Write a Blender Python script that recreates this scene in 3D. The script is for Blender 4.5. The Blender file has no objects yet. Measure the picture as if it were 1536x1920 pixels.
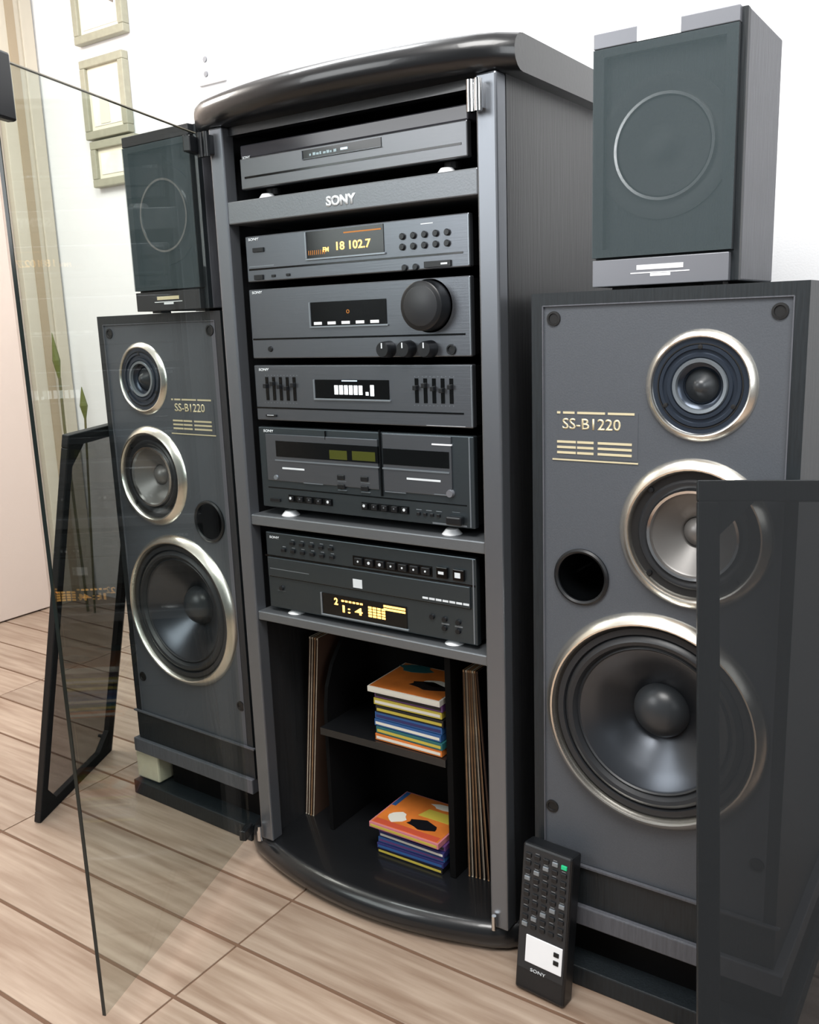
import bpy, bmesh, math, random
from mathutils import Matrix, Vector
random.seed(7)
PI = math.pi
S = bpy.context.scene
C = S.collection
# ------------------------------------------------------------ camera
CAM = (0.8813, -1.1525, 1.0160); YAW = 0.5980; PITCH = -0.2078; ROLL = -0.03586; FPX = 1698.66
RM = Matrix.Rotation(YAW, 4, 'Z') @ Matrix.Rotation(PI/2+PITCH, 4, 'X') @ Matrix.Rotation(ROLL, 4, 'Z')
cd = bpy.data.cameras.new('camera'); cam = bpy.data.objects.new('camera', cd); C.objects.link(cam)
cam.matrix_world = Matrix.Translation(CAM) @ RM
cd.sensor_fit = 'VERTICAL'; cd.sensor_height = 24; cd.lens = FPX/1920*24; cd.clip_start = .02
S.camera = cam
# ------------------------------------------------------------ world, lights, exposure
w = bpy.data.worlds.new('world'); S.world = w; w.use_nodes = True
w.node_tree.nodes['Background'].inputs[0].default_value = (.92, .96, 1, 1)
w.node_tree.nodes['Background'].inputs[1].default_value = .14
def area(name, loc, target, sx, sy, power, col=(1, 1, 1)):
    l = bpy.data.lights.new(name, 'AREA'); l.shape = 'RECTANGLE'; l.size = sx; l.size_y = sy
    l.energy = power; l.color = col
    o = bpy.data.objects.new(name, l); C.objects.link(o); o.location = loc
    o.rotation_euler = (Vector(target)-Vector(loc)).to_track_quat('-Z', 'Y').to_euler(); return o
area('ceiling_lamp', (0.7, -0.95, 2.62), (0.5, -.2, .9), 1.3, 1.2, 64, (1, .985, .96))
area('wall_fill', (-.7, .0, 2.55), (-.8, .5, 1.2), .8, .5, 17, (.97, .99, 1))  # added fill overhead to whiten the back walls, no lamp known here
area('right_side_light', (2.3, -1.2, 1.6), (.6, .4, 1.1), 1.0, 1.3, 15, (.93, .97, 1))  # soft light from the right for the speaker sides, source unseen
area('front_sheen_light', (-1.05, -2.1, 1.8), (.1, 0, 1.05), 1.2, 1.1, 17, (.97, .99, 1))  # added light at left front, gives the fascias their sheen
area('floor_fill', (-1.75, -.1, 2.2), (-1.3, .35, 0), .5, .5, 14, (1, .95, .88))  # added fill to brighten the floor along the left wall
S.view_settings.view_transform = 'Standard'; S.view_settings.look = 'None'
S.view_settings.gamma = 1; S.view_settings.use_curve_mapping = False
S.view_settings.exposure = .44
# ------------------------------------------------------------ helpers
def at(u, v, y):
    "photo position -> point on the real plane Y=y"
    d = RM.to_3x3() @ Vector(((u-768)/FPX, -(v-960)/FPX, -1)); o = Vector(CAM)
    p = o + d*((y-o.y)/d.y); return p.x, p.z
def atz(u, v, z):
    d = RM.to_3x3() @ Vector(((u-768)/FPX, -(v-960)/FPX, -1)); o = Vector(CAM)
    p = o + d*((z-o.z)/d.z); return p.x, p.y
def lin(c):
    return tuple(((x/255)/12.92 if x/255 <= .04045 else ((x/255+.055)/1.055)**2.4) for x in c) + (1,)
M = {}
def mat(name, col, rough=.5, metal=0, bump=0, scale=60, stretch=(1, 1, 1), var=.0, emit=0, alpha=1, spec=.5, coat=0):
    m = bpy.data.materials.new(name); m.use_nodes = True; nt = m.node_tree; b = nt.nodes['Principled BSDF']
    c = lin(col); b.inputs['Base Color'].default_value = c
    b.inputs['Roughness'].default_value = rough; b.inputs['Metallic'].default_value = metal
    b.inputs['Specular IOR Level'].default_value = spec; b.inputs['Coat Weight'].default_value = coat
    b.inputs['Alpha'].default_value = alpha
    if bump or var:
        tc = nt.nodes.new('ShaderNodeTexCoord'); mp = nt.nodes.new('ShaderNodeMapping'); mp.inputs['Scale'].default_value = stretch
        n = nt.nodes.new('ShaderNodeTexNoise'); n.inputs['Scale'].default_value = scale; n.inputs['Detail'].default_value = 4
        nt.links.new(tc.outputs['Object'], mp.inputs[0]); nt.links.new(mp.outputs[0], n.inputs[0])
        if bump:
            bp = nt.nodes.new('ShaderNodeBump'); bp.inputs['Strength'].default_value = bump; bp.inputs['Distance'].default_value = .002
            nt.links.new(n.outputs[0], bp.inputs['Height']); nt.links.new(bp.outputs[0], b.inputs['Normal'])
        if var:
            r = nt.nodes.new('ShaderNodeValToRGB'); r.color_ramp.elements[0].position = .3; r.color_ramp.elements[1].position = .7
            r.color_ramp.elements[0].color = tuple(x*(1-var) for x in c[:3])+(1,); r.color_ramp.elements[1].color = tuple(min(1, x*(1+var)) for x in c[:3])+(1,)
            nt.links.new(n.outputs[0], r.inputs[0]); nt.links.new(r.outputs[0], b.inputs['Base Color'])
    if emit:
        b.inputs['Emission Color'].default_value = c; b.inputs['Emission Strength'].default_value = emit
    M[name] = m; return m
mat('wall', (233, 234, 236), .9, bump=.15, scale=300)
mat('wall_cream', (208, 194, 184), .8, bump=.1, scale=200)
mat('casing', (196, 188, 172), .6, var=.06, scale=6, stretch=(1, 1, .1))
mat('casing_dark', (164, 148, 124), .6)
mat('black_wood', (30, 31, 33), .4, spec=.8, bump=.25, scale=40, stretch=(6, 6, .35), var=.25)
mat('black_lacquer', (22, 23, 25), .28, bump=.05, scale=150, coat=.3)
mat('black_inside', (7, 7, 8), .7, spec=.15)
mat('post_grey', (126, 130, 136), .36, metal=.8, bump=.05, scale=50, stretch=(8, 8, .2))
mat('shelf_grey', (122, 126, 130), .42, metal=.7, bump=.12, scale=400)
mat('face', (112, 116, 122), .34, metal=.85, bump=.04, scale=60, stretch=(.3, 8, 8))
mat('face_light', (112, 114, 117), .36, metal=.8, bump=.04, scale=60, stretch=(.3, 8, 8))
mat('face_shaded', (80, 88, 93), .36, metal=.85, bump=.04, scale=60, stretch=(.3, 8, 8))  # face of the lower units, shade low in the rack put into colour
mat('bezel', (140, 148, 155), .3, metal=.6)
mat('glossy_black', (7, 8, 9), .12)
mat('rubber', (14, 14, 15), .55)
mat('knob', (18, 20, 23), .35)
mat('chrome', (226, 226, 226), .14, metal=1)
mat('ring_chrome', (250, 246, 236), .27, metal=1)
mat('silver', (128, 130, 136), .38, metal=.5)
mat('white_label', (240, 242, 245), .5)
mat('print_white', (214, 220, 224), .5)
mat('print_gold', (226, 214, 178), .4, metal=.3)
mat('baffle', (76, 80, 86), .5, bump=.1, scale=500, var=.06)
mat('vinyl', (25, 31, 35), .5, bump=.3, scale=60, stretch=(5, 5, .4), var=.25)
mat('vinyl_lit_trim', (84, 86, 92), .5, bump=.3, scale=60, stretch=(5, 5, .4), var=.15)  # paler vinyl: light on the small speakers' sides put into colour; also trim strips
mat('cone', (84, 88, 94), .3, metal=.9)
mat('cone_grey', (120, 118, 116), .38, metal=.5)
mat('surround', (36, 38, 41), .42)
mat('tweeter_plate', (58, 66, 78), .22, metal=.5)
mat('cap', (50, 53, 56), .33)
mat('cream', (206, 200, 176), .6, var=.05)
mat('paper_tan', (176, 138, 100), .7, var=.3, scale=30)
mat('paper_white', (206, 196, 176), .7, var=.2, scale=30)
mat('paper_dark', (66, 46, 34), .7)
mat('frame_wood', (158, 156, 138), .5, var=.06)
mat('frame_mat', (228, 222, 204), .8)
mat('picture_art', (232, 230, 224), .6, var=.12, scale=14)
mat('picture_shape', (126, 118, 112), .7)
mat('leaf', (92, 98, 42), .5)
mat('stem', (92, 88, 56), .6)
mat('grout', (104, 78, 60), .9)
mat('amber', (255, 190, 96), .4, emit=2.2)
mat('amber_dim', (150, 92, 30), .4, emit=.5)
mat('white_glow', (238, 246, 250), .4, emit=1.8)
mat('blue_glow', (190, 220, 240), .4, emit=.9)
mat('blue_dim', (150, 170, 176), .4, emit=.3); mat('tape_green', (66, 70, 20), .3)
mat('green', (30, 190, 130), .4)
mat('orange', (206, 116, 50), .35, var=.2, scale=18); mat('yellow', (190, 172, 70), .4); mat('cd_white', (220, 216, 205), .4)
mat('cd_blue', (44, 86, 140), .4); mat('cd_navy', (44, 44, 96), .4); mat('cd_pink', (196, 120, 128), .4); mat('cd_black', (20, 20, 24), .3)
mat('cd_teal', (40, 96, 100), .4); mat('cd_purple', (96, 60, 112), .4); mat('cd_red', (190, 80, 56), .4)
def mixmat(name, tint, gl_rough, transp, diff=None, fres=True):
    m = bpy.data.materials.new(name); m.use_nodes = True; nt = m.node_tree; nt.nodes.clear()
    out = nt.nodes.new('ShaderNodeOutputMaterial'); t = nt.nodes.new('ShaderNodeBsdfTransparent'); t.inputs[0].default_value = tint
    mx = nt.nodes.new('ShaderNodeMixShader')
    if diff is None:
        g = nt.nodes.new('ShaderNodeBsdfGlossy'); g.inputs['Roughness'].default_value = gl_rough
        f = nt.nodes.new('ShaderNodeLayerWeight'); pw = nt.nodes.new('ShaderNodeMath'); pw.operation = 'POWER'; pw.inputs[1].default_value = 5
        ma = nt.nodes.new('ShaderNodeMath'); ma.operation = 'MULTIPLY_ADD'; ma.inputs[1].default_value = .6; ma.inputs[2].default_value = .035
        nt.links.new(f.outputs['Facing'], pw.inputs[0]); nt.links.new(pw.outputs[0], ma.inputs[0]); nt.links.new(ma.outputs[0], mx.inputs[0])
        nt.links.new(t.outputs[0], mx.inputs[1]); nt.links.new(g.outputs[0], mx.inputs[2])
    else:
        g = nt.nodes.new('ShaderNodeBsdfDiffuse'); g.inputs[0].default_value = diff
        tc = nt.nodes.new('ShaderNodeTexCoord'); n = nt.nodes.new('ShaderNodeTexNoise'); n.inputs['Scale'].default_value = 900
        mr = nt.nodes.new('ShaderNodeMapRange'); mr.inputs[1].default_value = .3; mr.inputs[2].default_value = .7
        mr.inputs[3].default_value = transp-.06; mr.inputs[4].default_value = transp+.06
        nt.links.new(tc.outputs['Object'], n.inputs[0]); nt.links.new(n.outputs[0], mr.inputs[0]); nt.links.new(mr.outputs[0], mx.inputs[0])
        nt.links.new(g.outputs[0], mx.inputs[1]); nt.links.new(t.outputs[0], mx.inputs[2])
    nt.links.new(mx.outputs[0], out.inputs[0]); M[name] = m
mixmat('glass', (.855, .885, .872, 1), .01, 0)
mixmat('mesh_sat', (1, 1, 1, 1), 0, .72, diff=(.10, .13, .14, 1))
mixmat('mesh_black', (1, 1, 1, 1), 0, .44, diff=(.028, .030, .032, 1))
mat('foot_white', (222, 224, 226), .4); mat('edge_pale', (150, 146, 132), .3); mat('smoked', (62, 62, 68), .12); mat('glass_edge', (26, 34, 32), .15)
# floor wood-look tile, one material, tone and grain shift per plank
m = bpy.data.materials.new('floor_plank'); m.use_nodes = True; nt = m.node_tree; b = nt.nodes['Principled BSDF']; M['plank'] = m
tc = nt.nodes.new('ShaderNodeTexCoord'); oi = nt.nodes.new('ShaderNodeObjectInfo'); ad = nt.nodes.new('ShaderNodeVectorMath'); ad.operation = 'ADD'
sc = nt.nodes.new('ShaderNodeVectorMath'); sc.operation = 'SCALE'; sc.inputs['Scale'].default_value = 37
cx = nt.nodes.new('ShaderNodeCombineXYZ'); [nt.links.new(oi.outputs['Random'], cx.inputs[i]) for i in range(3)]
nt.links.new(cx.outputs[0], sc.inputs[0]); nt.links.new(tc.outputs['Object'], ad.inputs[0]); nt.links.new(sc.outputs[0], ad.inputs[1])
mp = nt.nodes.new('ShaderNodeMapping'); mp.inputs['Scale'].default_value = (1.6, 22, 1); nt.links.new(ad.outputs[0], mp.inputs[0])
n = nt.nodes.new('ShaderNodeTexNoise'); n.inputs['Scale'].default_value = 2.6; n.inputs['Detail'].default_value = 7; nt.links.new(mp.outputs[0], n.inputs[0])
r = nt.nodes.new('ShaderNodeValToRGB'); r.color_ramp.elements[0].position = .32; r.color_ramp.elements[1].position = .7
r.color_ramp.elements[0].color = lin((140, 118, 101)); r.color_ramp.elements[1].color = lin((175, 156, 139)); nt.links.new(n.outputs[0], r.inputs[0])
hs = nt.nodes.new('ShaderNodeHueSaturation'); mr = nt.nodes.new('ShaderNodeMapRange'); mr.inputs[3].default_value = .88; mr.inputs[4].default_value = 1.1
nt.links.new(oi.outputs['Random'], mr.inputs[0]); nt.links.new(mr.outputs[0], hs.inputs['Value']); nt.links.new(r.outputs[0], hs.inputs['Color'])
nt.links.new(hs.outputs[0], b.inputs['Base Color']); b.inputs['Roughness'].default_value = .36
bp = nt.nodes.new('ShaderNodeBump'); bp.inputs['Strength'].default_value = .15; bp.inputs['Distance'].default_value = .002
nt.links.new(n.outputs[0], bp.inputs['Height']); nt.links.new(bp.outputs[0], b.inputs['Normal'])

ROOT = {}
def bm_(): return bmesh.new()
def box(bm, x0, x1, y0, y1, z0, z1, bev=0):
    vs = [bm.verts.new(p) for p in ((x0, y0, z0), (x1, y0, z0), (x1, y1, z0), (x0, y1, z0), (x0, y0, z1), (x1, y0, z1), (x1, y1, z1), (x0, y1, z1))]
    fs = [bm.faces.new([vs[i] for i in f]) for f in ((0, 3, 2, 1), (4, 5, 6, 7), (0, 1, 5, 4), (1, 2, 6, 5), (2, 3, 7, 6), (3, 0, 4, 7))]
    if bev:
        es = list({e for f in fs for e in f.edges})
        bmesh.ops.bevel(bm, geom=es, offset=bev, segments=2, profile=.5, affect='EDGES')
    return bm
def prism(bm, pts, axis, a, b):
    "extrude a 2D outline along axis ('x','y','z') from a to b"
    def v(p, t): return {'x': (t, p[0], p[1]), 'y': (p[0], t, p[1]), 'z': (p[0], p[1], t)}[axis]
    A = [bm.verts.new(v(p, a)) for p in pts]; B = [bm.verts.new(v(p, b)) for p in pts]
    bm.faces.new(A); bm.faces.new(B[::-1]); k = len(pts)
    for i in range(k): bm.faces.new((A[i], A[(i+1) % k], B[(i+1) % k], B[i]))
    bmesh.ops.recalc_face_normals(bm, faces=bm.faces[:]); return bm
def lathe(bm, cx, cy, cz, prof, n=48):
    "revolve (radius, forward) about the Y axis; forward is towards -Y"
    rings = []
    for r_, d in prof:
        if r_ < 1e-6: rings.append([bm.verts.new((cx, cy-d, cz))])
        else: rings.append([bm.verts.new((cx+r_*math.cos(2*PI*i/n), cy-d, cz+r_*math.sin(2*PI*i/n))) for i in range(n)])
    for a, b2 in zip(rings, rings[1:]):
        for i in range(n):
            j = (i+1) % n
            if len(a) == 1 and len(b2) == 1: continue
            if len(a) == 1: bm.faces.new((a[0], b2[i], b2[j]))
            elif len(b2) == 1: bm.faces.new((a[i], b2[0], a[j]))
            else: bm.faces.new((a[i], b2[i], b2[j], a[j]))
    bmesh.ops.recalc_face_normals(bm, faces=bm.faces[:]); return bm
def rod(bm, p, q, r_, n=10, r2=None):
    p = Vector(p); q = Vector(q); d = q-p; r2 = r_ if r2 is None else r2
    m4 = Matrix.Translation((p+q)/2) @ d.to_track_quat('Z', 'Y').to_matrix().to_4x4()
    bmesh.ops.create_cone(bm, cap_ends=True, segments=n, radius1=r_, radius2=r2, depth=d.length, matrix=m4); return bm
def obj(name, bm, m, parent=None, smooth=False, label=None):
    me = bpy.data.meshes.new(name)
    if smooth:
        for f in bm.faces: f.smooth = True
        for e in bm.edges:
            if len(e.link_faces) == 2 and e.calc_face_angle(0) > .7: e.smooth = False
    off = ROOT.get(parent.name, Vector()) if parent else Vector()
    if off.length: bmesh.ops.translate(bm, verts=bm.verts[:], vec=-off)
    bm.to_mesh(me); bm.free(); me.materials.append(M[m])
    o = bpy.data.objects.new(name, me); C.objects.link(o)
    if parent: o.parent = parent; ROOT[o.name] = off
    if label: o['label'] = label
    return o
def thing(name, label, cat, base=(0, 0, 0), group=None, local=False, rot=0):
    o = bpy.data.objects.new(name, None); C.objects.link(o); o.location = base; o.empty_display_size = .05
    o.rotation_euler = (0, 0, rot)
    ROOT[o.name] = Vector() if local else Vector(base)
    o['label'] = label; o['category'] = cat
    if group: o['group'] = group
    return o
def struct(o): o['kind'] = 'structure'; return o
def text(name, s, x, z, y, h, m, parent, width=None, fat=0, rot=0, align='LEFT', deep=.0004):
    cu = bpy.data.curves.new(name, 'FONT'); cu.body = s; cu.size = 1; cu.extrude = 0; cu.offset = fat; cu.resolution_u = 3
    t = bpy.data.objects.new('tmp', cu); C.objects.link(t); dg = bpy.context.evaluated_depsgraph_get(); dg.update()
    me = bpy.data.meshes.new_from_object(t.evaluated_get(dg)); bpy.data.objects.remove(t)
    xs = [v.co.x for v in me.vertices]; ys = [v.co.y for v in me.vertices]
    k = h/(max(ys)-min(ys)); kx = width/(max(xs)-min(xs)) if width else k; x0 = min(xs); y0 = min(ys)
    wd = (max(xs)-x0)*kx; ox = {'LEFT': 0, 'CENTER': -wd/2}[align]
    bm = bm_(); bm.from_mesh(me); bpy.data.meshes.remove(me)
    for v in bm.verts: v.co = Vector((x+ox+(v.co.x-x0)*kx, y, z+(v.co.y-y0)*k))
    r_ = bmesh.ops.extrude_face_region(bm, geom=bm.faces[:])
    bmesh.ops.translate(bm, verts=[g for g in r_['geom'] if isinstance(g, bmesh.types.BMVert)], vec=(0, -deep, 0))
    bmesh.ops.recalc_face_normals(bm, faces=bm.faces[:])
    return obj(name, bm, m, parent)

# ------------------------------------------------------------ the room
fl = struct(obj('floor', box(bm_(), -2.13, 3.2, -2.4, 1.0, -.05, -.0015), 'grout'))
row0 = -.0810; pitch = .1393; x0 = -.135; L = .68
pm = None
for k in range(-11, 8):
    for j in range(-3, 5):
        xa = x0+j*L; ya = row0+k*pitch
        xb = xa+L; yb = ya+pitch
        if xa < -2.13: xa = -2.13
        if yb > 1.0: yb = 1.0
        if xb-xa < .05 or yb-ya < .03: continue
        full = abs(xb-xa-L) < 1e-6 and abs(yb-ya-pitch) < 1e-6
        if full and pm:
            o = bpy.data.objects.new('plank', pm); C.objects.link(o)
        else:
            w2, h2 = xb-xa, yb-ya
            o = obj('plank', box(bm_(), .0018, w2-.0018, .0034, h2-.0034, -.012, 0, .0008), 'plank')
            if full: pm = o.data
        o.location = (xa, ya, 0); o.parent = fl
struct(obj('ceiling', box(bm_(), -2.25, 3.2, -2.4, 1.12, 2.72, 2.8), 'wall'))
struct(obj('wall_back', box(bm_(), -.835, 3.2, .50, 1.12, 0, 2.9), 'wall'))
struct(obj('wall_rear', box(bm_(), -2.25, -.835, 1.0, 1.12, 0, 2.9), 'wall'))
struct(obj('wall_left', box(bm_(), -2.25, -2.13, -2.4, 1.0, 0, 2.9), 'wall_cream'))
dr = struct(obj('door_1', box(bm_(), -2.128, -2.108, -.35, .80, .006, 2.3, .002), 'wall_cream'))
tr = struct(obj('trim_1', box(bm_(), -2.13, -2.10, .845, .995, 0, 2.5, .003), 'casing'))
obj('casing_groove', box(bm_(), -2.10, -2.097, .892, .925, 0, 2.5), 'casing_dark', tr)
obj('casing_lip', box(bm_(), -2.10, -2.09, .945, .992, 0, 2.5, .003), 'casing', tr)
# light switch plate and socket far up on the back wall
t = thing('wall_switch', 'small white switch plate on the wall above the rack, faint against it', 'switch', (-.745, .50, 1.61))
obj('plate', box(bm_(), -.80, -.712, .494, .50, 1.575, 1.655, .002), 'wall', t)
for z in (1.598, 1.630): obj('button', lathe(bm_(), -.772, .494, z, [(0, .002), (.006, .002), (.007, 0)], 16), 'silver', t)

# framed pictures on the rear wall
def picture(name, label, xa, xb, za, zb, seed):
    t = thing(name, label, 'picture', ((xa+xb)/2, 1.0, za), group=None); f = .026; y = .972
    fb = bm_()
    for a in ((xa, xb, za, za+f), (xa, xb, zb-f, zb), (xa, xa+f, za+f, zb-f), (xb-f, xb, za+f, zb-f)):
        box(fb, a[0], a[1], y, .999, a[2], a[3], .003)
    obj('frame', fb, 'frame_wood', t)
    obj('mat_board', box(bm_(), xa+f, xb-f, .985, .998, za+f, zb-f), 'frame_mat', t)
    g = .014
    p = obj('print', box(bm_(), xa+f+g, xb-f-g, .983, .985, za+f+g, zb-f-g), 'picture_art', t)
    return t, p
t, p = picture('framed_picture', 'top framed print on rear wall with a dark shape at its upper right', -1.855, -1.605, 1.955, 2.26, 1)
x1 = -1.66
obj('print_shape', prism(bm_(), [(-1.745, 2.115), (-1.70, 2.075), (-1.655, 2.05), (-1.645, 2.075), (-1.67, 2.105), (-1.72, 2.135)], 'y', .981, .983), 'picture_shape', p)
t, p = picture('framed_picture', 'middle framed print on rear wall, crossed by the glass door edge', -1.845, -1.625, 1.655, 1.905, 2)
obj('print_shape', prism(bm_(), [(-1.77, 1.70), (-1.72, 1.70), (-1.725, 1.80), (-1.745, 1.83), (-1.765, 1.78)], 'y', .981, .983), 'frame_mat', p)
picture('framed_picture', 'lowest framed print on rear wall, half hidden behind the left small speaker', -1.83, -1.60, 1.50, 1.648, 3)
# reeds near the corner
t = thing('reed_plant', 'two thin olive green stems with narrow leaf buds by the left wall corner', 'plant', (-1.95, .86, 0))
bm = bm_(); rod(bm, (-1.94, .84, 0), (-1.985, .86, .68), .005); rod(bm, (-1.985, .86, .68), (-1.995, .87, .86), .005)
rod(bm, (-1.90, .84, 0), (-1.86, .86, .72), .004); obj('stem', bm, 'stem', t)
def bud(p, q, r_):
    bm = bm_(); p = Vector(p); q = Vector(q); mid = p.lerp(q, .45); rod(bm, p, mid, .002, 8, r_); rod(bm, mid, q, r_, 8, .001); return bm
obj('leaf', bud((-1.995, .87, .84), (-2.01, .87, 1.02), .014), 'leaf', t); obj('leaf', bud((-1.86, .86, .71), (-1.862, .86, .83), .014), 'leaf', t)

# ------------------------------------------------------------ the rack
rk = thing('hifi_rack', 'tall black hi-fi rack with rounded bow-front top and open glass door', 'rack', (0, .2, 0))
def bowed(xa, xb, ya, yb, sag, z0, z1, skew=0):
    "slab with bowed, fully rounded front edge"
    bm = bm_(); n = 28; k = 9; th = (z1-z0)/2; rows = []
    for i in range(n+1):
        t_ = i/n; x = xa+(xb-xa)*t_; f = ya+skew*t_-sag*(1-(2*t_-1)**2)
        rx = min(1, min(t_, 1-t_)*14); rr = th
        f += .018*(1-rx)**2
        col = []
        for j in range(k+1):
            a = -PI/2+PI*j/k
            col.append(bm.verts.new((x, f+rr-rr*math.cos(a), (z0+z1)/2+th*math.sin(a))))
        col.append(bm.verts.new((x, yb, z1))); col.append(bm.verts.new((x, yb, z0))); rows.append(col)
    for a, b2 in zip(rows, rows[1:]):
        for j in range(len(a)): bm.faces.new((a[j], b2[j], b2[(j+1) % len(a)], a[(j+1) % len(a)]))
    bm.faces.new(rows[0]); bm.faces.new(rows[-1][::-1]); bmesh.ops.recalc_face_normals(bm, faces=bm.faces[:]); return bm
obj('top_panel', bowed(-.318, .292, -.012, .42, .055, 1.335, 1.383, -.012), 'black_lacquer', rk, True)
obj('base_panel', bowed(-.3205, .283, .0, .42, .064, 0.0, .050, -.004), 'black_lacquer', rk, True)
obj('side_panel', box(bm_(), .252, .2695, .012, .415, .05, 1.335), 'black_wood', rk)
obj('side_panel', box(bm_(), -.2695, -.252, .012, .415, .05, 1.335), 'black_wood', rk)
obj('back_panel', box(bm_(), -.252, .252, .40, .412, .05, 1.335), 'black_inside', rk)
obj('post', box(bm_(), .238, .2695, -.016, .012, .05, 1.335, .003), 'post_grey', rk)
obj('post', box(bm_(), -.2655, -.236, -.016, .012, .05, 1.335, .003), 'post_grey', rk)
obj('header', box(bm_(), -.236, .238, .0, .02, 1.322, 1.335), 'black_lacquer', rk)
sh = obj('shelf', box(bm_(), -.236, .2378, -.014, .395, 1.1818, 1.2177, .002), 'shelf_grey', rk)
xs, zs = at(612, 383, -.014)
text('logo', 'SONY', xs, 1.1905, -.0142, .0155, 'print_white', sh, width=.057, fat=.05, deep=.001)
obj('shelf', box(bm_(), -.236, .2378, -.012, .395, .672, .691, .002), 'shelf_grey', rk)
obj('shelf', box(bm_(), -.236, .2378, -.012, .395, .4953, .5123, .002), 'shelf_grey', rk)
# hinge, catch
def chromeblock(name, x, z0, z1, y=-.03, m_='chrome'):
    bm = bm_(); rod(bm, (x-.008, y, z0), (x-.008, y, z1), .0055, 14); rod(bm, (x+.004, y, z0), (x+.004, y, z1), .0055, 14)
    box(bm, x-.010, x+.008, y, -.012, z0+.004, z1-.004, .001); return obj(name, bm, m_, rk, True)
chromeblock('magnet_catch', .246, 1.285, 1.325); chromeblock('hinge', -.262, 1.29, 1.328, m_='knob'); 
bm = bm_(); rod(bm, (.247, -.022, .05), (.247, -.022, .075), .004, 12); obj('pin', bm, 'chrome', rk, True)
bm = bm_(); rod(bm, (-.262, -.024, .05), (-.262, -.024, .08), .005, 12); obj('hinge', bm, 'chrome', rk, True)
# glass door swung open towards the viewer
hx, hy = -.283, -.030; ex, ey = -.130, -.487
dv = Vector((ex-hx, ey-hy, 0)); ln = dv.length; dv.normalize(); nv = Vector((-dv.y, dv.x, 0))
def doorbox(a, b_, t0, t1, z0, z1, bev=0):
    bm = bm_(); box(bm, a, b_, t0, t1, z0, z1, bev)
    for v in bm.verts:
        p = Vector((hx, hy, 0))+dv*v.co.x+nv*v.co.y; v.co = Vector((p.x, p.y, v.co.z))
    bmesh.ops.recalc_face_normals(bm, faces=bm.faces[:]); return bm
gd = obj('glass_door', doorbox(.0, ln-.0014, -.0025, .0025, .062, 1.3286), 'glass', rk)
bm = doorbox(ln-.0014, ln, -.0025, .0025, .062, 1.33); obj('glass_edge', bm, 'glass_edge', gd)
bm = doorbox(0, ln-.0014, -.0025, .0025, 1.3286, 1.33); obj('glass_edge', bm, 'edge_pale', gd)
obj('door_clip', doorbox(ln-.030, ln+.004, -.007, .007, 1.262, 1.338, .003), 'knob', gd)
obj('door_clip', doorbox(-.004, .03, -.007, .007, 1.296, 1.322, .002), 'knob', gd)
obj('door_clip', doorbox(-.004, .03, -.007, .007, .062, .082, .002), 'knob', gd)

# ------------------------------------------------------------ the separates
W2 = .215
def unit(name, label, cat, z0, z1, facem, depth=.33, feet=True, zfeet=None):
    t = thing(name, label, cat, (0, .15, zfeet if zfeet is not None else z0))
    obj('housing', box(bm_(), -W2+.003, W2-.003, .012, depth, z0+.003, z1-.003), 'black_inside', t)
    f = obj('front_panel', box(bm_(), -W2, W2, 0, .012, z0, z1, .0018), facem, t)
    return t, f
class Face:
    def __init__(s, t, cx_, cy_, k): s.t = t; s.ox = cx_; s.oy = cy_; s.k = k
    def p(s, u, v, y=0): return at(s.ox+u/s.k, s.oy+v/s.k, y)
    def rect(s, name, u0, v0, u1, v1, m, d=.001, bev=0, d0=0, parent=None):
        "u0,v0 upper left; u1,v1 lower right"
        xa, za = s.p(u0, v0); xb, zb = s.p(u1, v1)
        return obj(name, box(bm_(), min(xa, xb), max(xa, xb), -d, .0006-d0, min(za, zb), max(za, zb), bev), m, parent or s.t)
    def row(s, name, u0, v0, u1, v1, n, w_, h_, m, d=.002, rnd=False, parent=None):
        xa, za = s.p(u0, v0); xb, zb = s.p(u1, v1); zc = (za+zb)/2
        for i in range(n):
            x = xa+(xb-xa)*i/max(1, n-1)
            if rnd: obj(name, lathe(bm_(), x, 0, zc, [(0, d), (w_*.8, d), (w_, d*.7), (w_, 0)], 18), m, parent or s.t, True)
            else: obj(name, box(bm_(), x-w_/2, x+w_/2, -d, .0006, zc-h_/2, zc+h_/2, min(w_, h_)*.15), m, parent or s.t)
    def groove(s, u0, v0, u1, v1, h_=.0028):
        xa, za = s.p(u0, v0); xb, zb = s.p(u1, v1); zc = (za+zb)/2
        obj('groove', box(bm_(), xa, xb, -.0006, .0006, zc-h_/2, zc+h_/2), 'glossy_black', s.t)
    def edge(s, x, z0, z1): obj('bevel_strip', box(bm_(), x-.0022, x, -.0016, .001, z0+.002, z1-.002, .0005), 'bezel', s.t)
    def display(s, u0, v0, u1, v1, rim=.003):
        xa, za = s.p(u0, v0); xb, zb = s.p(u1, v1); z0, z1 = min(za, zb), max(za, zb)
        bm = bm_()
        for a in ((xa-rim, xb+rim, z0-rim, z0), (xa-rim, xa, z0, z1)): box(bm, a[0], a[1], -.003, .001, a[2], a[3], .0006)
        obj('display_rim', bm, 'bezel', s.t)
        return obj('display', box(bm_(), xa, xb, -.0012, .001, z0, z1), 'glossy_black', s.t), (xa, xb, z0, z1)
    def brand(s, u, v, wd=.027):
        x, z = s.p(u, v); text('brand_print', 'SONY', x, z, -.0002, .0046, 'print_white', s.t, width=wd*.85, fat=.03)
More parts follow.
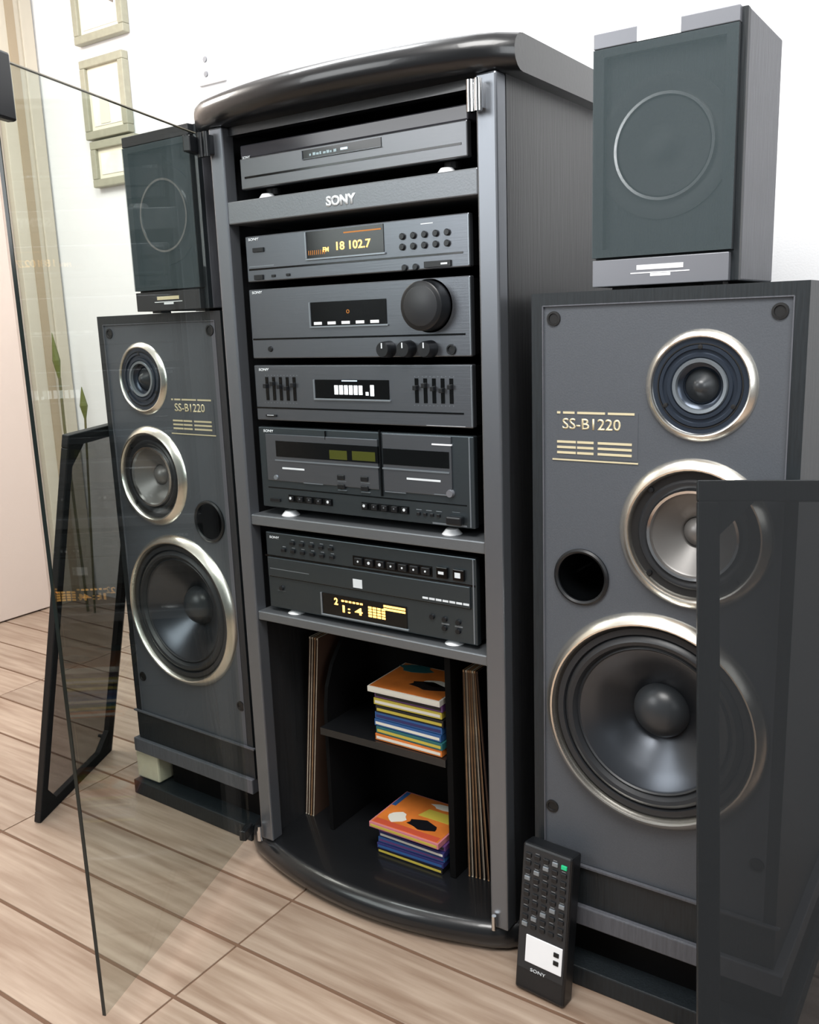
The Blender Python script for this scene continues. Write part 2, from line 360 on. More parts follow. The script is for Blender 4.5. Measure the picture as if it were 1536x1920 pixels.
def feet(t, z, xs_=(-.165, .165), h_=.0165, m='foot_white', r_=.017):
    for x in xs_:
        bm = bm_(); hd = min(h_*.55, .009); bmesh.ops.create_cone(bm, cap_ends=True, segments=24, radius1=r_*.95, radius2=r_*.55, depth=hd, matrix=Matrix.Translation((x, .0145, z-h_+hd/2)))
        q_ = bm_(); bmesh.ops.create_cone(q_, cap_ends=True, segments=20, radius1=r_*.7, radius2=r_*.7, depth=h_-hd, matrix=Matrix.Translation((x, .03, z-(h_-hd)/2))); obj('foot_stem', q_, 'rubber', t)
        bmesh.ops.create_cone(bm, cap_ends=True, segments=20, radius1=r_*.85, radius2=r_*.85, depth=h_, matrix=Matrix.Translation((x, .25, z-h_/2)))
        obj('foot', bm, m, t, True)
C2 = (440, 380, 3.268); C3 = (460, 660, 3.413); C4 = (480, 960, 3.413)
# slim player
t, f = unit('slim_player', 'slim grey player on the top shelf with a glossy reflective lid', 'player', 1.236, 1.284, 'face_light', zfeet=1.218)
feet(t, 1.2362, (-.172, .172), .0184)
obj('lid', box(bm_(), -W2, W2, .003, .33, 1.2842, 1.305, .002), 'smoked', t)
F = Face(t, 330, 40, 2.438)
d, (xa, xb, z0, z1) = F.display(580, 592, 940, 572, .001)

for i in range(8):
    x = xa+.014+i*.0068; obj('display_text', box(bm_(), x, x+(.0052 if i % 3 else .003), -.0018, .0006, z0+.0035, z0+.0065+.001*(i % 2)), 'blue_dim', t)
x = xa+.075; obj('display_text', box(bm_(), x, x+.013, -.0018, .0006, z0+.0045, z0+.0075), 'blue_glow', t)
xa, za = F.p(315, 718); xb, zb = F.p(1305, 556)
obj('groove', box(bm_(), xa, xb, -.0006, .0006, (za+zb)/2-.0016, (za+zb)/2+.0016), 'glossy_black', t); F.brand(305, 633, .02)
# tuner
z0, z1 = 1.0885, 1.162
t, f = unit('radio_tuner', 'grey radio tuner with amber digits and two rows of preset buttons', 'tuner', z0, z1, 'face'); F = Face(t, *C2)
F.edge(W2, z0, z1); F.brand(85, 238)
d, (xa, xb, a, b_) = F.display(440, 180, 918, 303)
hh = b_-a
text('display_digits', 'FM', xa+(xb-xa)*.22, a+hh*.20, -.0013, .007, 'amber', t, fat=.01)
text('display_digits', '18 102.7', xa+(xb-xa)*.40, a+hh*.22, -.0013, .0125, 'amber', t, width=(xb-xa)*.44, fat=.015)
obj('display_scale', box(bm_(), xa+(xb-xa)*.5, xb-.004, -.0016, .0006, b_-.008, b_-.006), 'amber_dim', t)
for i in range(9): obj('display_bar', box(bm_(), xa+.003+i*.004, xa+.0042+i*.004, -.0016, .0006, a+.005, a+.012), 'amber_dim', t)
F.row('preset_button', 1030, 205, 1305, 183, 5, .0048, .0048, 'knob', .004, True)
F.row('preset_button', 1030, 272, 1305, 248, 5, .0048, .0048, 'knob', .004, True)
F.rect('power_button', 115, 280, 182, 300, 'knob', .003, .0005); F.groove(90, 412, 1400, 305)
F.rect('button', 125, 445, 180, 470, 'knob', .003, .0005); F.row('button', 240, 447, 330, 443, 2, .008, .004, 'knob', .002)
F.row('button', 1045, 400, 1112, 394, 2, .0048, .0048, 'knob', .004, True); F.rect('button_cluster', 1165, 362, 1330, 388, 'knob', .003, .0005)
F.rect('button_cluster', 1270, 368, 1310, 376, 'print_white', .0034)
F.rect('print_line', 90, 392, 240, 384, 'bezel', .0003); F.rect('print_line', 1140, 128, 1215, 126, 'print_white', .0003)
# amplifier
z0, z1 = .9623, 1.0763
t, f = unit('amplifier', 'grey amplifier with large round volume knob and three small knobs', 'amplifier', z0, z1, 'face'); F = Face(t, *C2)
F.edge(W2, z0, z1); F.brand(108, 562)
d, (xa, xb, a, b_) = F.display(466, 612, 935, 742)
for i in range(5): obj('indicator', box(bm_(), xa+.006+i*(xb-xa-.008)/5, xa+.022+i*(xb-xa-.008)/5, -.002, .0006, a+.002, a+.0065), 'white_label', t)
text('display_digits', 'o', (xa+xb)/2-.002, a+.018, -.0013, .006, 'amber_dim', t)
x, z = F.p(1196, 632)
k = obj('volume_knob', lathe(bm_(), x, 0, z, [(0, .026), (.0325, .026), (.0355, .024), (.0365, 0), (.039, 0)], 56), 'knob', t, True)
obj('knob_face', lathe(bm_(), x, 0, z, [(0, .0268), (.028, .0268), (.029, .0262)], 48), 'surround', k, True)
F.groove(115, 838, 1415, 805)
for u, v in ((948, 898), (1072, 896), (1202, 896)):
    x, z = F.p(u, v); k = obj('tone_knob', lathe(bm_(), x, 0, z, [(0, .020), (.0105, .020), (.0118, .018), (.0132, 0)], 28), 'knob', t, True)
    obj('pointer', box(bm_(), x-.001, x+.001, -.0206, -.019, z+.002, z+.010), 'print_white', k)
x, z = F.p(1330, 900); obj('jack', lathe(bm_(), x, 0, z, [(0, .001), (.005, .001), (.0055, .003), (.0075, .003), (.008, 0)], 24), 'knob', t, True)
x, z = F.p(222, 897); obj('jack', lathe(bm_(), x, 0, z, [(0, .003), (.004, .003), (.005, 0)], 20), 'knob', t, True)
# equalizer
z0, z1 = .8578, .951
t, f = unit('graphic_equalizer', 'grey equalizer with bright white bar display between two sets of sliders', 'equalizer', z0, z1, 'face'); F = Face(t, *C3)
F.edge(W2, z0, z1); F.brand(88, 122)
d, (xa, xb, a, b_) = F.display(447, 176, 924, 306)
for i in range(6):
    u = 586+i*31; xl, zb = F.p(u-11, 240); xr, _ = F.p(u+11, 240)
    obj('display_bar', box(bm_(), xl, xr, -.0018, .0006, a+.007, b_-.009), 'white_glow', t)
F.rect('display_bar', 803, 212, 828, 282, 'white_glow', .0018); F.rect('display_bar', 775, 256, 792, 278, 'white_glow', .0018)
F.rect('display_bar', 620, 181, 718, 188, 'blue_glow', .0016); F.rect('display_bar', 548, 302, 790, 308, 'blue_glow', .0016)
for (u0, u1, va, vb, lift) in ((142, 316, 160, 308, .5), (1098, 1320, 168, 326, .2)):
    for i in range(5):
        u = u0+(u1-u0)*i/4; xc, _ = F.p(u, 230); _, zt = F.p(u, va+(4*i if u0 > 500 else 3*i)); _, zb = F.p(u, vb)
        zt = F.p(u0, va)[1]; zb = F.p(u0, vb)[1]
        s_ = obj('slider_slot', box(bm_(), xc-.0032, xc+.0032, -.0008, .0006, zb, zt), 'glossy_black', t)
        zk = zb+(zt-zb)*(.62+.1*math.sin(i*1.7)); obj('slider_knob', box(bm_(), xc-.0034, xc+.0034, -.008, -.0008, zk-.0035, zk+.0035, .0008), 'knob', s_)
    for q in (.0, 1.): F.row('slider_scale', u0-14, (va-14 if q == 0 else vb+14), u1+14, (va-14+8 if q == 0 else vb+22), 11, .0012, .0012, 'bezel', .0003)
F.groove(75, 352, 1400, 398); F.rect('power_button', 138, 398, 205, 415, 'knob', .003, .0005); F.rect('power_button', 148, 401, 190, 406, 'print_white', .0034)
F.rect('print_line', 1160, 470, 1410, 478, 'print_white', .0003)
# cassette deck
z0, z1 = .7056, .8461
t, f = unit('cassette_deck', 'grey double cassette deck with two long dark tape windows', 'deck', z0, z1, 'face_shaded', zfeet=.691); F = Face(t, *C3)
feet(t, .7058, (-.165, .165), .0146); F.brand(118, 512)
d1 = F.rect('tape_door', 132, 522, 862, 880, 'face', .0025, .0008); d2 = F.rect('tape_door', 880, 520, 1330, 925, 'face', .0025, .0008)
w1 = F.rect('tape_window', 200, 566, 858, 712, 'glossy_black', .0032, parent=d1); w2 = F.rect('tape_window', 886, 614, 1312, 745, 'glossy_black', .0032, parent=d2)
F.rect('cassette', 545, 625, 660, 690, 'tape_green', .0034, parent=d1); F.rect('cassette', 690, 632, 840, 700, 'tape_green', .0034, parent=d1)
F.rect('window_lip', 200, 690, 860, 737, 'bezel', .004, parent=d1) if False else None
xa, za = F.p(200, 684); xb, _ = F.p(862, 730); obj('window_lip', box(bm_(), xa, xb, -.004, 0, za-.0026, za-.0006), 'bezel', d1)
xa, za = F.p(886, 742); xb, _ = F.p(1312, 760); obj('window_lip', box(bm_(), xa, xb, -.004, 0, za-.0010, za+.0012), 'bezel', d2)
F.rect('door_seam', 866, 498, 876, 920, 'glossy_black', .0032); F.rect('door_seam', 512, 505, 518, 560, 'glossy_black', .0028, parent=d1)
F.rect('door_label', 1200, 584, 1325, 600, 'white_label', .0034, parent=d2)
for (u, v, wd, pr) in ((245, 741, .049, d1), (1040, 808, .062, d2)):
    x, z = F.p(u, v); obj('door_mark', box(bm_(), x, x+wd, -.0032, 0, z-.0015, z+.0015), 'print_white', pr)
for (u, v, wd, pr) in ((380, 836, .042, d1), (900, 890, .04, d2), (1215, 908, .024, d2)):
    x, z = F.p(u, v); obj('door_mark', box(bm_(), x, x+wd, -.003, 0, z-.0007, z+.0007), 'bezel', pr)
x, z = F.p(206, 800); obj('eject_button', lathe(bm_(), x, 0, z, [(0, .005), (.004, .005), (.005, 0)], 18), 'bezel', t, True)
x, z = F.p(1318, 904); obj('eject_button', lathe(bm_(), x, 0, z, [(0, .006), (.0055, .006), (.0065, 0)], 18), 'silver', t, True)
for u, v in ((620, 800), (770, 810), (622, 858), (772, 870)):
    x, z = F.p(u, v); obj('dubbing_button', box(bm_(), x-.0075, x+.0075, -.005, 0, z-.0042, z+.0042, .0015), 'knob', t)
    obj('print_line', box(bm_(), x-.008, x+.01, -.0028, 0, z-.0072, z-.0062), 'bezel', t)
F.groove(150, 862, 1420, 985, .002)
F.rect('power_button', 165, 932, 230, 958, 'knob', .003, .0005)
for (u0, v0, u1, v1) in ((305, 938, 535, 960), (772, 985, 1025, 1012)):
    xa, za = F.p(u0-25, v0); xb, zb = F.p(u1+25, v1); zc = (za+zb)/2
    rc = obj('key_recess', box(bm_(), xa, xb, -.0008, .0006, zc-.0062, zc+.0062), 'glossy_black', t)
    for i in range(5):
        x = xa+.0072+(xb-xa-.0144)*i/4
        obj('transport_key', box(bm_(), x-.0055, x+.0055, -.0045, -.0008, zc-.0045, zc+.0045, .0008), 'knob', rc)
        g = .0024 if i in (0, 4) else .0013
        obj('key_mark', lathe(bm_(), x, -.0045, zc+.001, [(0, .0005), (g, .0005), (g, 0)], 12), 'print_white' if i in (0, 4) else 'bezel', rc)
F.row('button', 1112, 1030, 1240, 1050, 4, .006, .005, 'knob', .003)
F.row('print_line', 1112, 1008, 1240, 1022, 3, .010, .001, 'bezel', .0003)
x, z = F.p(1355, 1074); obj('record_knob', box(bm_(), x-.014, x+.014, -.012, 0, z-.007, z+.007, .003), 'knob', t)
F.rect('print_line', 1325, 1022, 1375, 1030, 'bezel', .0003); F.rect('print_line', 1200, 1098, 1420, 1112, 'bezel', .0005)
F.edge(W2-.006, z0, z1)
# disc player
z0, z1 = .5204, .6597
t, f = unit('disc_player', 'grey disc player, shade put into its face colour, with amber display on the lowest device shelf', 'player', z0, z1, 'face_shaded', zfeet=.5123); F = Face(t, *C4)
feet(t, .5206, (-.165, .165), .008); F.brand(88, 166)
F.row('number_button', 235, 196, 482, 238, 5, .0095, .0062, 'knob', .004); F.row('number_button', 180, 238, 490, 292, 6, .0095, .0062, 'knob', .004)
F.row('number_mark', 235, 176, 482, 218, 5, .007, .0016, 'bezel', .0004); F.row('number_mark', 180, 218, 490, 272, 6, .007, .0016, 'bezel', .0004)
xa, za = F.p(622, 305); xb, zb = F.p(1130, 385); zc = (za+zb)/2
rc = obj('key_recess', box(bm_(), xa, xb, -.0008, .0006, zc-.0085, zc+.0085), 'glossy_black', t)
for i in range(7):
    x = xa+.013+(xb-xa-.024)*i/6; obj('transport_key', box(bm_(), x-.008, x+.008, -.0045, -.0008, zc-.006, zc+.006, .001), 'knob', rc)
    g = .0026 if i in (1, 2) else .0017; obj('key_mark', lathe(bm_(), x, -.0045, zc, [(0, .0005), (g, .0005), (g, 0)], 10), 'print_white', rc)
for u, v, g in ((1198, 386, .0022), (1304, 402, .0042)):
    x, z = F.p(u, v); k = obj('transport_key', box(bm_(), x-.010, x+.010, -.005, 0, z-.009, z+.009, .001), 'glossy_black', t)
    obj('key_mark', box(bm_(), x-.006, x+.004, -.0055, -.0045, z-g, z+g), 'print_white', k)
F.groove(60, 265, 1405, 486, .0034)
xa, za = F.p(75, 400); xb, zb = F.p(1400, 628); zc = (za+zb)/2; _, zt = F.p(60, 268)
dw = obj('disc_drawer', box(bm_(), -W2+.004, W2-.010, -.004, .001, zc+.001, zt-.003, .001), 'face_shaded', t)
obj('groove', box(bm_(), -W2+.004, W2-.010, -.0006, .0006, zc-.001, zc+.0008), 'glossy_black', t)
x, z = F.p(660, 455); obj('disc_emblem', box(bm_(), x-.0095, x+.0095, -.0045, -.003, z-.0075, z+.0075), 'print_white', dw)
x, z = F.p(1075, 540)
for i in range(7): obj('drawer_print', box(bm_(), x+i*.0125, x+i*.0125+.0105, -.0043, -.003, z-.0022, z+.0012), 'print_white', dw)
x, z = F.p(100, 352); obj('drawer_print', box(bm_(), x, x+.09, -.0043, -.003, z-.0012, z), 'bezel', dw)
d, (xa, xb, a, b_) = F.display(425, 512, 972, 748, .003)
wd, hh = xb-xa, b_-a
text('display_digits', '2', xa+wd*.15, a+hh*.52, -.0013, hh*.33, 'amber', t, fat=.03)
for i in range(6): obj('display_bar', box(bm_(), xa+wd*(.24+.045*i), xa+wd*(.27+.045*i), -.0018, .0006, a+hh*.72, a+hh*.80), 'amber', t)
text('display_digits', '1: 4', xa+wd*.25, a+hh*.22, -.0013, hh*.34, 'amber', t, width=wd*.24, fat=.02)
for i in range(4):
    for j in range(4): obj('display_grid', box(bm_(), xa+wd*(.56+.052*i), xa+wd*(.60+.052*i), -.0018, .0006, a+hh*(.24+.13*j), a+hh*(.33+.13*j)), 'amber', t)
for j in range(2): obj('display_bar', box(bm_(), xa+wd*.74, xa+wd*.985, -.0018, .0006, a+hh*(.68+.14*j), a+hh*(.77+.14*j)), 'amber', t)
for u, v in ((1130, 668), (1210, 686), (1297, 706), (1210, 742), (1297, 762)):
    x, z = F.p(u, v); obj('button', lathe(bm_(), x, 0, z, [(0, .004), (.004, .004), (.0048, 0)], 18), 'knob', t, True)
for u, v in ((1190, 712), (1275, 730)):
    x, z = F.p(u, v); obj('print_line', box(bm_(), x, x+.014, -.0008, .0006, z-.001, z+.001), 'bezel', t)
x, z = F.p(168, 486); obj('button', lathe(bm_(), x, 0, z, [(0, .004), (.004, .004), (.0048, 0)], 18), 'knob', t, True)
F.rect('print_line', 140, 500, 190, 508, 'bezel', .0004); F.edge(W2-.004, z0, z1)

# ------------------------------------------------------------ contents of the lower compartment
st = thing('disc_stand', 'black arched two-tier disc stand standing inside the bottom of the rack', 'stand', (0, .2, .05))
arc = [(-.165+.0, .05), (.118, .05), (.118, .43)] 
pts = [(-.16, .051), (.112, .051), (.112, .455)] + [(-.03-.13*math.sin(a)+.0, .30+.155*math.cos(a)) for a in [PI/2*i/10 for i in range(11)]]
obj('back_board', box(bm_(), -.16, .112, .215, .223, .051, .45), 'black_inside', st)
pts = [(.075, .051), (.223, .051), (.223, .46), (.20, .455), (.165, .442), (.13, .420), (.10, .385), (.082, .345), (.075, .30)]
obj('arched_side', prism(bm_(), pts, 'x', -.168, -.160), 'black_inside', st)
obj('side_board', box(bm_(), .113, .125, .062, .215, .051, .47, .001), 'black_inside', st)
pts = [(.1125, .058), (.1125, .214), (-.1595, .214), (-.1595, .052)]
obj('tier', prism(bm_(), pts, 'z', .262, .276), 'black_lacquer', st)
CW, CH, CD_ = .142, .0102, .125
def case(x, y, z, rot, spine, top, label, grp, h=CH, top_shapes=None, wd=CW):
    t = thing('disc_case', label, 'disc case', (x, y, z), group=grp, local=True, rot=rot)
    obj('case_body', box(bm_(), 0, wd, 0, CD_, .0003, h-.0006, .0006), 'cd_black' if spine is None else spine, t)
    obj('case_spine', box(bm_(), .003, wd-.003, -.0006, 0, h*.25, h*.62), top, t)
    if top_shapes:
        cv = obj('cover', box(bm_(), .003, wd-.003, .003, CD_-.003, h-.0007, h-.0001), top_shapes[0], t)
        for (m_, p_) in top_shapes[1:]:
            obj('cover_shape', prism(bm_(), [(a*wd, b_*CD_) for a, b_ in p_], 'z', h-.0002, h+.0003), m_, cv)
    return t
G1 = 'disc cases stacked on the upper tier'; G2 = 'disc cases stacked on the rack floor'
def blob(cx_, cy_, rx, ry, n=12, s=0): return [(cx_+rx*math.cos(2*PI*i/n)*(1+.18*math.sin(3*i+s)), cy_+ry*math.sin(2*PI*i/n)*(1+.15*math.cos(2*i+s))) for i in range(n)]
up = [('orange', 'cd_white', 'orange case with pale spine at the very bottom of the upper stack'),
      ('cd_teal', 'yellow', 'teal case with pale spine just above the bottom of the upper stack'),
      ('cd_blue', 'cd_white', 'bright blue case low in the upper stack of discs'),
      ('cd_blue', 'cd_navy', 'dark blue case in the middle of the upper stack of discs'),
      ('cd_black', 'yellow', 'black case with bright yellow spine in the upper stack'),
      ('yellow', 'cd_white', 'yellow case with white spine in the upper stack'),
      ('cd_purple', 'cd_black', 'purple-black case with dark spine under the top of upper stack')]
z = .2765; y0 = .060; rnd = random.Random(3)
for i, (a, b_, lb) in enumerate(up):
    case(-.037+rnd.uniform(-.003, .003), y0+rnd.uniform(0, .004), z, rnd.uniform(-.02, .03), a, b_, lb, G1, .0135); z += .0137
case(-.044, .052, z, .02, 'cd_white', 'cd_white', 'orange-covered case lying on top of the upper stack', G1, .0115,
     ('orange', ('cd_black', blob(.66, .38, .24, .13)), ('cd_white', blob(.72, .50, .18, .10, s=1)), ('cd_teal', blob(.25, .85, .22, .14, s=2))), wd=.150)
lo = [('cd_black', 'yellow', 'black case with yellow spine at the bottom of the lower stack'),
      ('cd_navy', 'cd_blue', 'navy case second from the bottom of the lower stack'),
      ('cd_blue', 'cd_purple', 'blue case with purple spine in the middle of the lower stack'),
      ('cd_navy', 'cd_white', 'navy case with pale spine in the lower stack'),
      ('cd_purple', 'cd_black', 'purple case with dark spine under the top of the lower stack')]
z = .0505
for i, (a, b_, lb) in enumerate(lo):
    case(-.040+rnd.uniform(-.004, .004), .056+rnd.uniform(0, .004), z, rnd.uniform(-.04, .04), a, b_, lb, G2, .0112); z += .0114
case(-.050, .046, z, .0, 'cd_pink', 'yellow', 'orange-covered pink-edged case lying on top of the lower stack', G2, .0115,
     ('orange', ('cd_black', blob(.62, .30, .20, .12)), ('cd_white', blob(.25, .30, .12, .14, s=1)), ('cd_white', blob(.66, .86, .18, .07, s=2)), ('cd_red', [(.04, .03), (.96, .03), (.96, .14), (.04, .14)]),
      ('yellow', [(.45, .5), (.9, .5), (.9, .72), (.5, .72)]), ('cd_blue', [(.02, .55), (.08, .55), (.08, .97), (.02, .97)])), wd=.150)
def sleeve(xb, xt, y, hgt, m_, label, grp, th=.0032, side='cd_black'):
    t = thing('record_sleeve', label, 'record', (xb, y, .0505), group=grp, local=True)
    a = math.atan2(xt-xb, hgt); t.rotation_euler = (0, a, 0)
    obj('cover', box(bm_(), 0, th, 0, .30, 0, hgt, .0006), m_, t)
    obj('cover_face', box(bm_(), th, th+.0003, .001, .30, 0, hgt), side, t)
    obj('record', box(bm_(), th*.3, th*.7, -.0008, 0, .004, hgt-.004), 'paper_dark', t)
    return t
GR = 'record sleeves leaning at the right of the compartment'; GL = 'record sleeves leaning at the left of the compartment'
nm = ['leftmost', 'second from left', 'third from left', 'fourth from left', 'fifth from left', 'sixth from left', 'rightmost']
rb = [(.140, .138), (.146, .1425), (.153, .146), (.160, .1495), (.168, .153), (.176, .1565), (.186, .1605)]
for i, (xb, xt) in enumerate(rb):
    sleeve(xb, xt, .080+.001*i, .388, ['paper_tan', 'paper_white', 'paper_tan', 'paper_tan', 'paper_white', 'paper_tan', 'paper_dark'][i],
           f'{["tan", "pale", "tan", "tan", "pale", "tan", "dark brown"][i]} record sleeve, {nm[i]} of the right-hand leaning group', GR)
lb_ = [(-.252, -.214), (-.246, -.208), (-.240, -.202), (-.234, -.196)]
for i, (xb, xt) in enumerate(lb_):
    sleeve(xb+.004, xt+.004, .094, .385, ['paper_white', 'paper_white', 'paper_tan', 'paper_white'][i], f'{["pale", "pale", "tan", "pale"][i]} record sleeve, {["leftmost", "second", "third", "rightmost"][i]} of the left-hand leaning group', GL, side='paper_dark')
t = thing('cardboard_box', 'brown cardboard box at the back of the bottom rack compartment', 'box', (-.06, .3, .0505))
obj('carton', box(bm_(), -.160, .06, .225, .39, .0508, .478, .002), 'paper_tan', t); obj('tape', box(bm_(), -.06, -.03, .2244, .225, .1, .477), 'paper_white', t)

# ------------------------------------------------------------ tower speakers
def holed(xa, xb, za, zb, y0, y1, holes):
    bm = bm_(); es = []
    def loop(ps):
        vs = [bm.verts.new((p[0], y0, p[1])) for p in ps]
        es.extend(bm.edges.new((vs[i], vs[(i+1) % len(vs)])) for i in range(len(vs)))
    loop([(xa, za), (xb, za), (xb, zb), (xa, zb)])
    for cx_, cz_, r_ in holes: loop([(cx_+r_*math.cos(2*PI*i/48), cz_+r_*math.sin(2*PI*i/48)) for i in range(48)])
    bmesh.ops.triangle_fill(bm, use_beauty=True, use_dissolve=False, edges=es)
    e2 = bmesh.ops.extrude_face_region(bm, geom=bm.faces[:])
    bmesh.ops.translate(bm, verts=[g for g in e2['geom'] if isinstance(g, bmesh.types.BMVert)], vec=(0, y1-y0, 0))
    bmesh.ops.recalc_face_normals(bm, faces=bm.faces[:]); return bm
def ringprof(ri, ro, h): q = ro-ri; return [(ri, 0), (ri+q*.08, h*.6), (ri+q*.2, h*.88), (ri+q*.32, h*.93), (ri+q*.55, h*.72), (ri+q*.8, h*.4), (ro-q*.05, h*.15), (ro, 0)]
def tower(s, label, base, rot, extra):
    t = thing('tower_speaker', label, 'speaker', base, group=None, local=True, rot=rot)
    hw = .1785; zb, zt = .136, 1.046
    cb = bm_(); f = .017
    box(cb, -hw, hw, .32, .34, zb, zt); box(cb, -hw, -hw+.015, .006, .32, zb, zt); box(cb, hw-.015, hw, .006, .32, zb, zt)
    box(cb, -hw+.015, hw-.015, .006, .32, zt-.015, zt); box(cb, -hw+.015, hw-.015, .006, .32, zb, zb+.06)
    for a in ((-hw, -hw+f, zb, zt), (hw-f, hw, zb, zt), (-hw+f, hw-f, zt-f, zt), (-hw+f, hw-f, zb, .202)): box(cb, a[0], a[1], 0, .0061, a[2], a[3])
    obj('cabinet', cb, 'vinyl', t)
    bf = obj('baffle', holed(-hw+f, hw-f, .2025, zt-f, .0025, .010, [(s*.055, .923, .0595), (s*.052, .730, .087), (0, .456, .1445), (-s*.104, .653, .036)]), 'baffle', t)
    bb = bm_(); box(bb, -hw+f-.0008, -hw+f+.0008, -.0006, .004, .2025, zt-f); box(bb, hw-f-.0008, hw-f+.0008, -.0006, .004, .2025, zt-f); box(bb, -hw+f, hw-f, -.0006, .004, zt-f-.0008, zt-f+.0008)
    box(bb, -hw-.006, hw+.006, -.005, .001, .200, .203)
    obj('trim_line', bb, 'vinyl_lit_trim', t)
    # tweeter
    x, z = s*.055, .923; y = .0025
    d = obj('tweeter', lathe(bm_(), x, y, z, [(.060, 0), (.060, .004), (.052, .004), (.051, .006), (.047, .006), (.046, .003), (.042, .003), (.041, .006), (.037, .006), (.035, .003), (.030, -.004), (.024, -.006), (.022, -.004), (.0215, -.008), (0, -.008)]), 'tweeter_plate', t, True)
    obj('ring', lathe(bm_(), x, y, z, ringprof(.059, .071, .009)), 'ring_chrome', d, True)
    obj('groove_ring', lathe(bm_(), x, y, z, [(.052, .0045), (.0525, .0052), (.0535, .0052), (.054, .0045)]), 'rubber', d, True)
    obj('horn_ring', lathe(bm_(), x, y, z, [(.029, .001), (.030, .0065), (.034, .007), (.036, .002)]), 'bezel', d, True)
    obj('dome', lathe(bm_(), x, y, z, [(0, .008), (.004, .0075), (.008, .005), (.012, .0), (.021, -.007)]), 'cap', d, True)
    for a in (PI/2, PI*7/6, PI*11/6): obj('screw', lathe(bm_(), x+.049*math.cos(a), y-.004, z+.049*math.sin(a), [(0, .003), (.003, .0025), (.0035, 0)], 12), 'rubber', d, True)
    # midrange
    x, z = s*.052, .730
    d = obj('midrange', lathe(bm_(), x, y, z, [(.088, 0), (.088, .003), (.075, .003), (.066, .001), (.060, .002)]), 'rubber', t, True)
    obj('ring', lathe(bm_(), x, y, z, ringprof(.083, .101, .013)), 'ring_chrome', d, True)
    obj('inner_ring', lathe(bm_(), x, y, z, [(.055, .001), (.0565, .008), (.060, .009), (.0625, .002)]), 'chrome', d, True)
    obj('surround', lathe(bm_(), x, y, z, [(.0625, .0025), (.067, .006), (.071, .006), (.074, .0025)]), 'surround', d, True)
    pr = [(.056, .003)]
    for i in range(9): q = i/9; pr += [(.056-.036*q-.001, .002-.022*q), (.056-.036*q-.0028, .0008-.022*q)]
    pr += [(.020, -.022)]
    obj('cone', lathe(bm_(), x, y, z, pr, 56), 'cone_grey', d, True)
    obj('dust_cap', lathe(bm_(), x, y, z, [(0, -.008), (.008, -.0095), (.015, -.014), (.020, -.022)]), 'cone_grey', d, True)
    for i in range(4):
        a = PI/4+i*PI/2; obj('screw', lathe(bm_(), x+.080*math.cos(a), y-.003, z+.080*math.sin(a), [(0, .003), (.0035, .0025), (.004, 0)], 12), 'knob', d, True)
    # woofer
    x, z = s*.000, .456
    d = obj('woofer', lathe(bm_(), x, y, z, [(.146, 0), (.146, .003), (.136, .004), (.128, .002)], 72), 'rubber', t, True)
    obj('ring', lathe(bm_(), x, y, z, ringprof(.140, .159, .017), 72), 'ring_chrome', d, True)
    obj('gasket', lathe(bm_(), x, y, z, [(.127, .002), (.129, .007), (.137, .007), (.139, .003)], 72), 'surround', d, True)
    obj('surround', lathe(bm_(), x, y, z, [(.128, .001), (.124, .007), (.119, .0095), (.114, .008), (.110, .001), (.107, .003), (.104, .0)], 72), 'surround', d, True)
    obj('cone', lathe(bm_(), x, y, z, [(.105, .001), (.102, .0), (.080, -.016), (.060, -.030), (.045, -.042), (.038, -.048)], 72), 'cone', d, True)
    obj('dust_cap', lathe(bm_(), x, y, z, [(0, -.018), (.012, -.0195), (.024, -.024), (.033, -.031), (.039, -.040), (.0415, -.047)], 48), 'cap', d, True)
    # port
    x, z = -s*.104, .653
    d = obj('bass_port', lathe(bm_(), x, y, z, [(.041, 0), (.041, .003), (.038, .005), (.035, .003), (.034, -.002), (.033, -.0)]), 'knob', t, True)
    obj('port_tube', lathe(bm_(), x, y, z, [(.034, .001), (.033, -.004), (.030, -.05), (.029, -.12), (0, -.12)]), 'glossy_black', d, True)
    for px, pz in ((-.146, 1.012), (.146, 1.012), (-.150, .284), (.150, .284)):
        obj('grille_socket', lathe(bm_(), px, y, pz, [(.010, 0), (.0098, .0018), (.007, .002), (.0065, .0005), (0, .0005)], 24), 'rubber', t, True)
    # printed panel
    xa = -.141 if s > 0 else .024
    pp = obj('print_panel', box(bm_(), xa+.002, xa+.116, .0020, .0030, .822, .886), 'baffle', t)
    text('model_print', 'SS-B1220', xa+.008, .862, .0019, .0155, 'print_gold', pp, width=.084, fat=.012)
    for i, (a, b_) in enumerate(((0, .005), (.009, .026), (.030, .070), (.074, .111))): obj('print_line', box(bm_(), xa+a, xa+b_, .0013, .0022, .8835, .8865), 'print_gold', pp)
    for k in range(3):
        for a, b_ in ((0, .028), (.030, .054), (.060, .108)): obj('print_line', box(bm_(), xa+a, xa+b_, .0013, .0022, .843-.0075*k, .8462-.0075*k), 'print_gold', pp)
    obj('print_line', box(bm_(), xa-.007, xa+.117, .0013, .0022, .8185, .8205), 'print_gold', pp)
    # stand
    sd = obj('plinth', box(bm_(), -.202, .166 if s < 0 else .2, -.012, .34, 0.0, .033, .002), 'vinyl', t)
    obj('plinth_column', box(bm_(), -.150 if s > 0 else -.115, .185, .030, .33, .033, .104), 'black_inside', sd)
    obj('plinth_top', box(bm_(), -.192, .176 if s < 0 else .192, -.008, .34, .104, .1355, .002), 'vinyl_lit_trim', sd)
    for e in extra: obj('side_board', box(bm_(), *e), 'black_inside', sd)
    return t
tower(1, 'right tower speaker with three chrome-ringed drivers, partly behind its removed grille', (.489, 0, 0), -.003, [])
tower(-1, 'left tower speaker seen through the open glass door', (-.4975, .038, 0), -.030, [(-.222, -.193, .03, .30, .104, .36)])
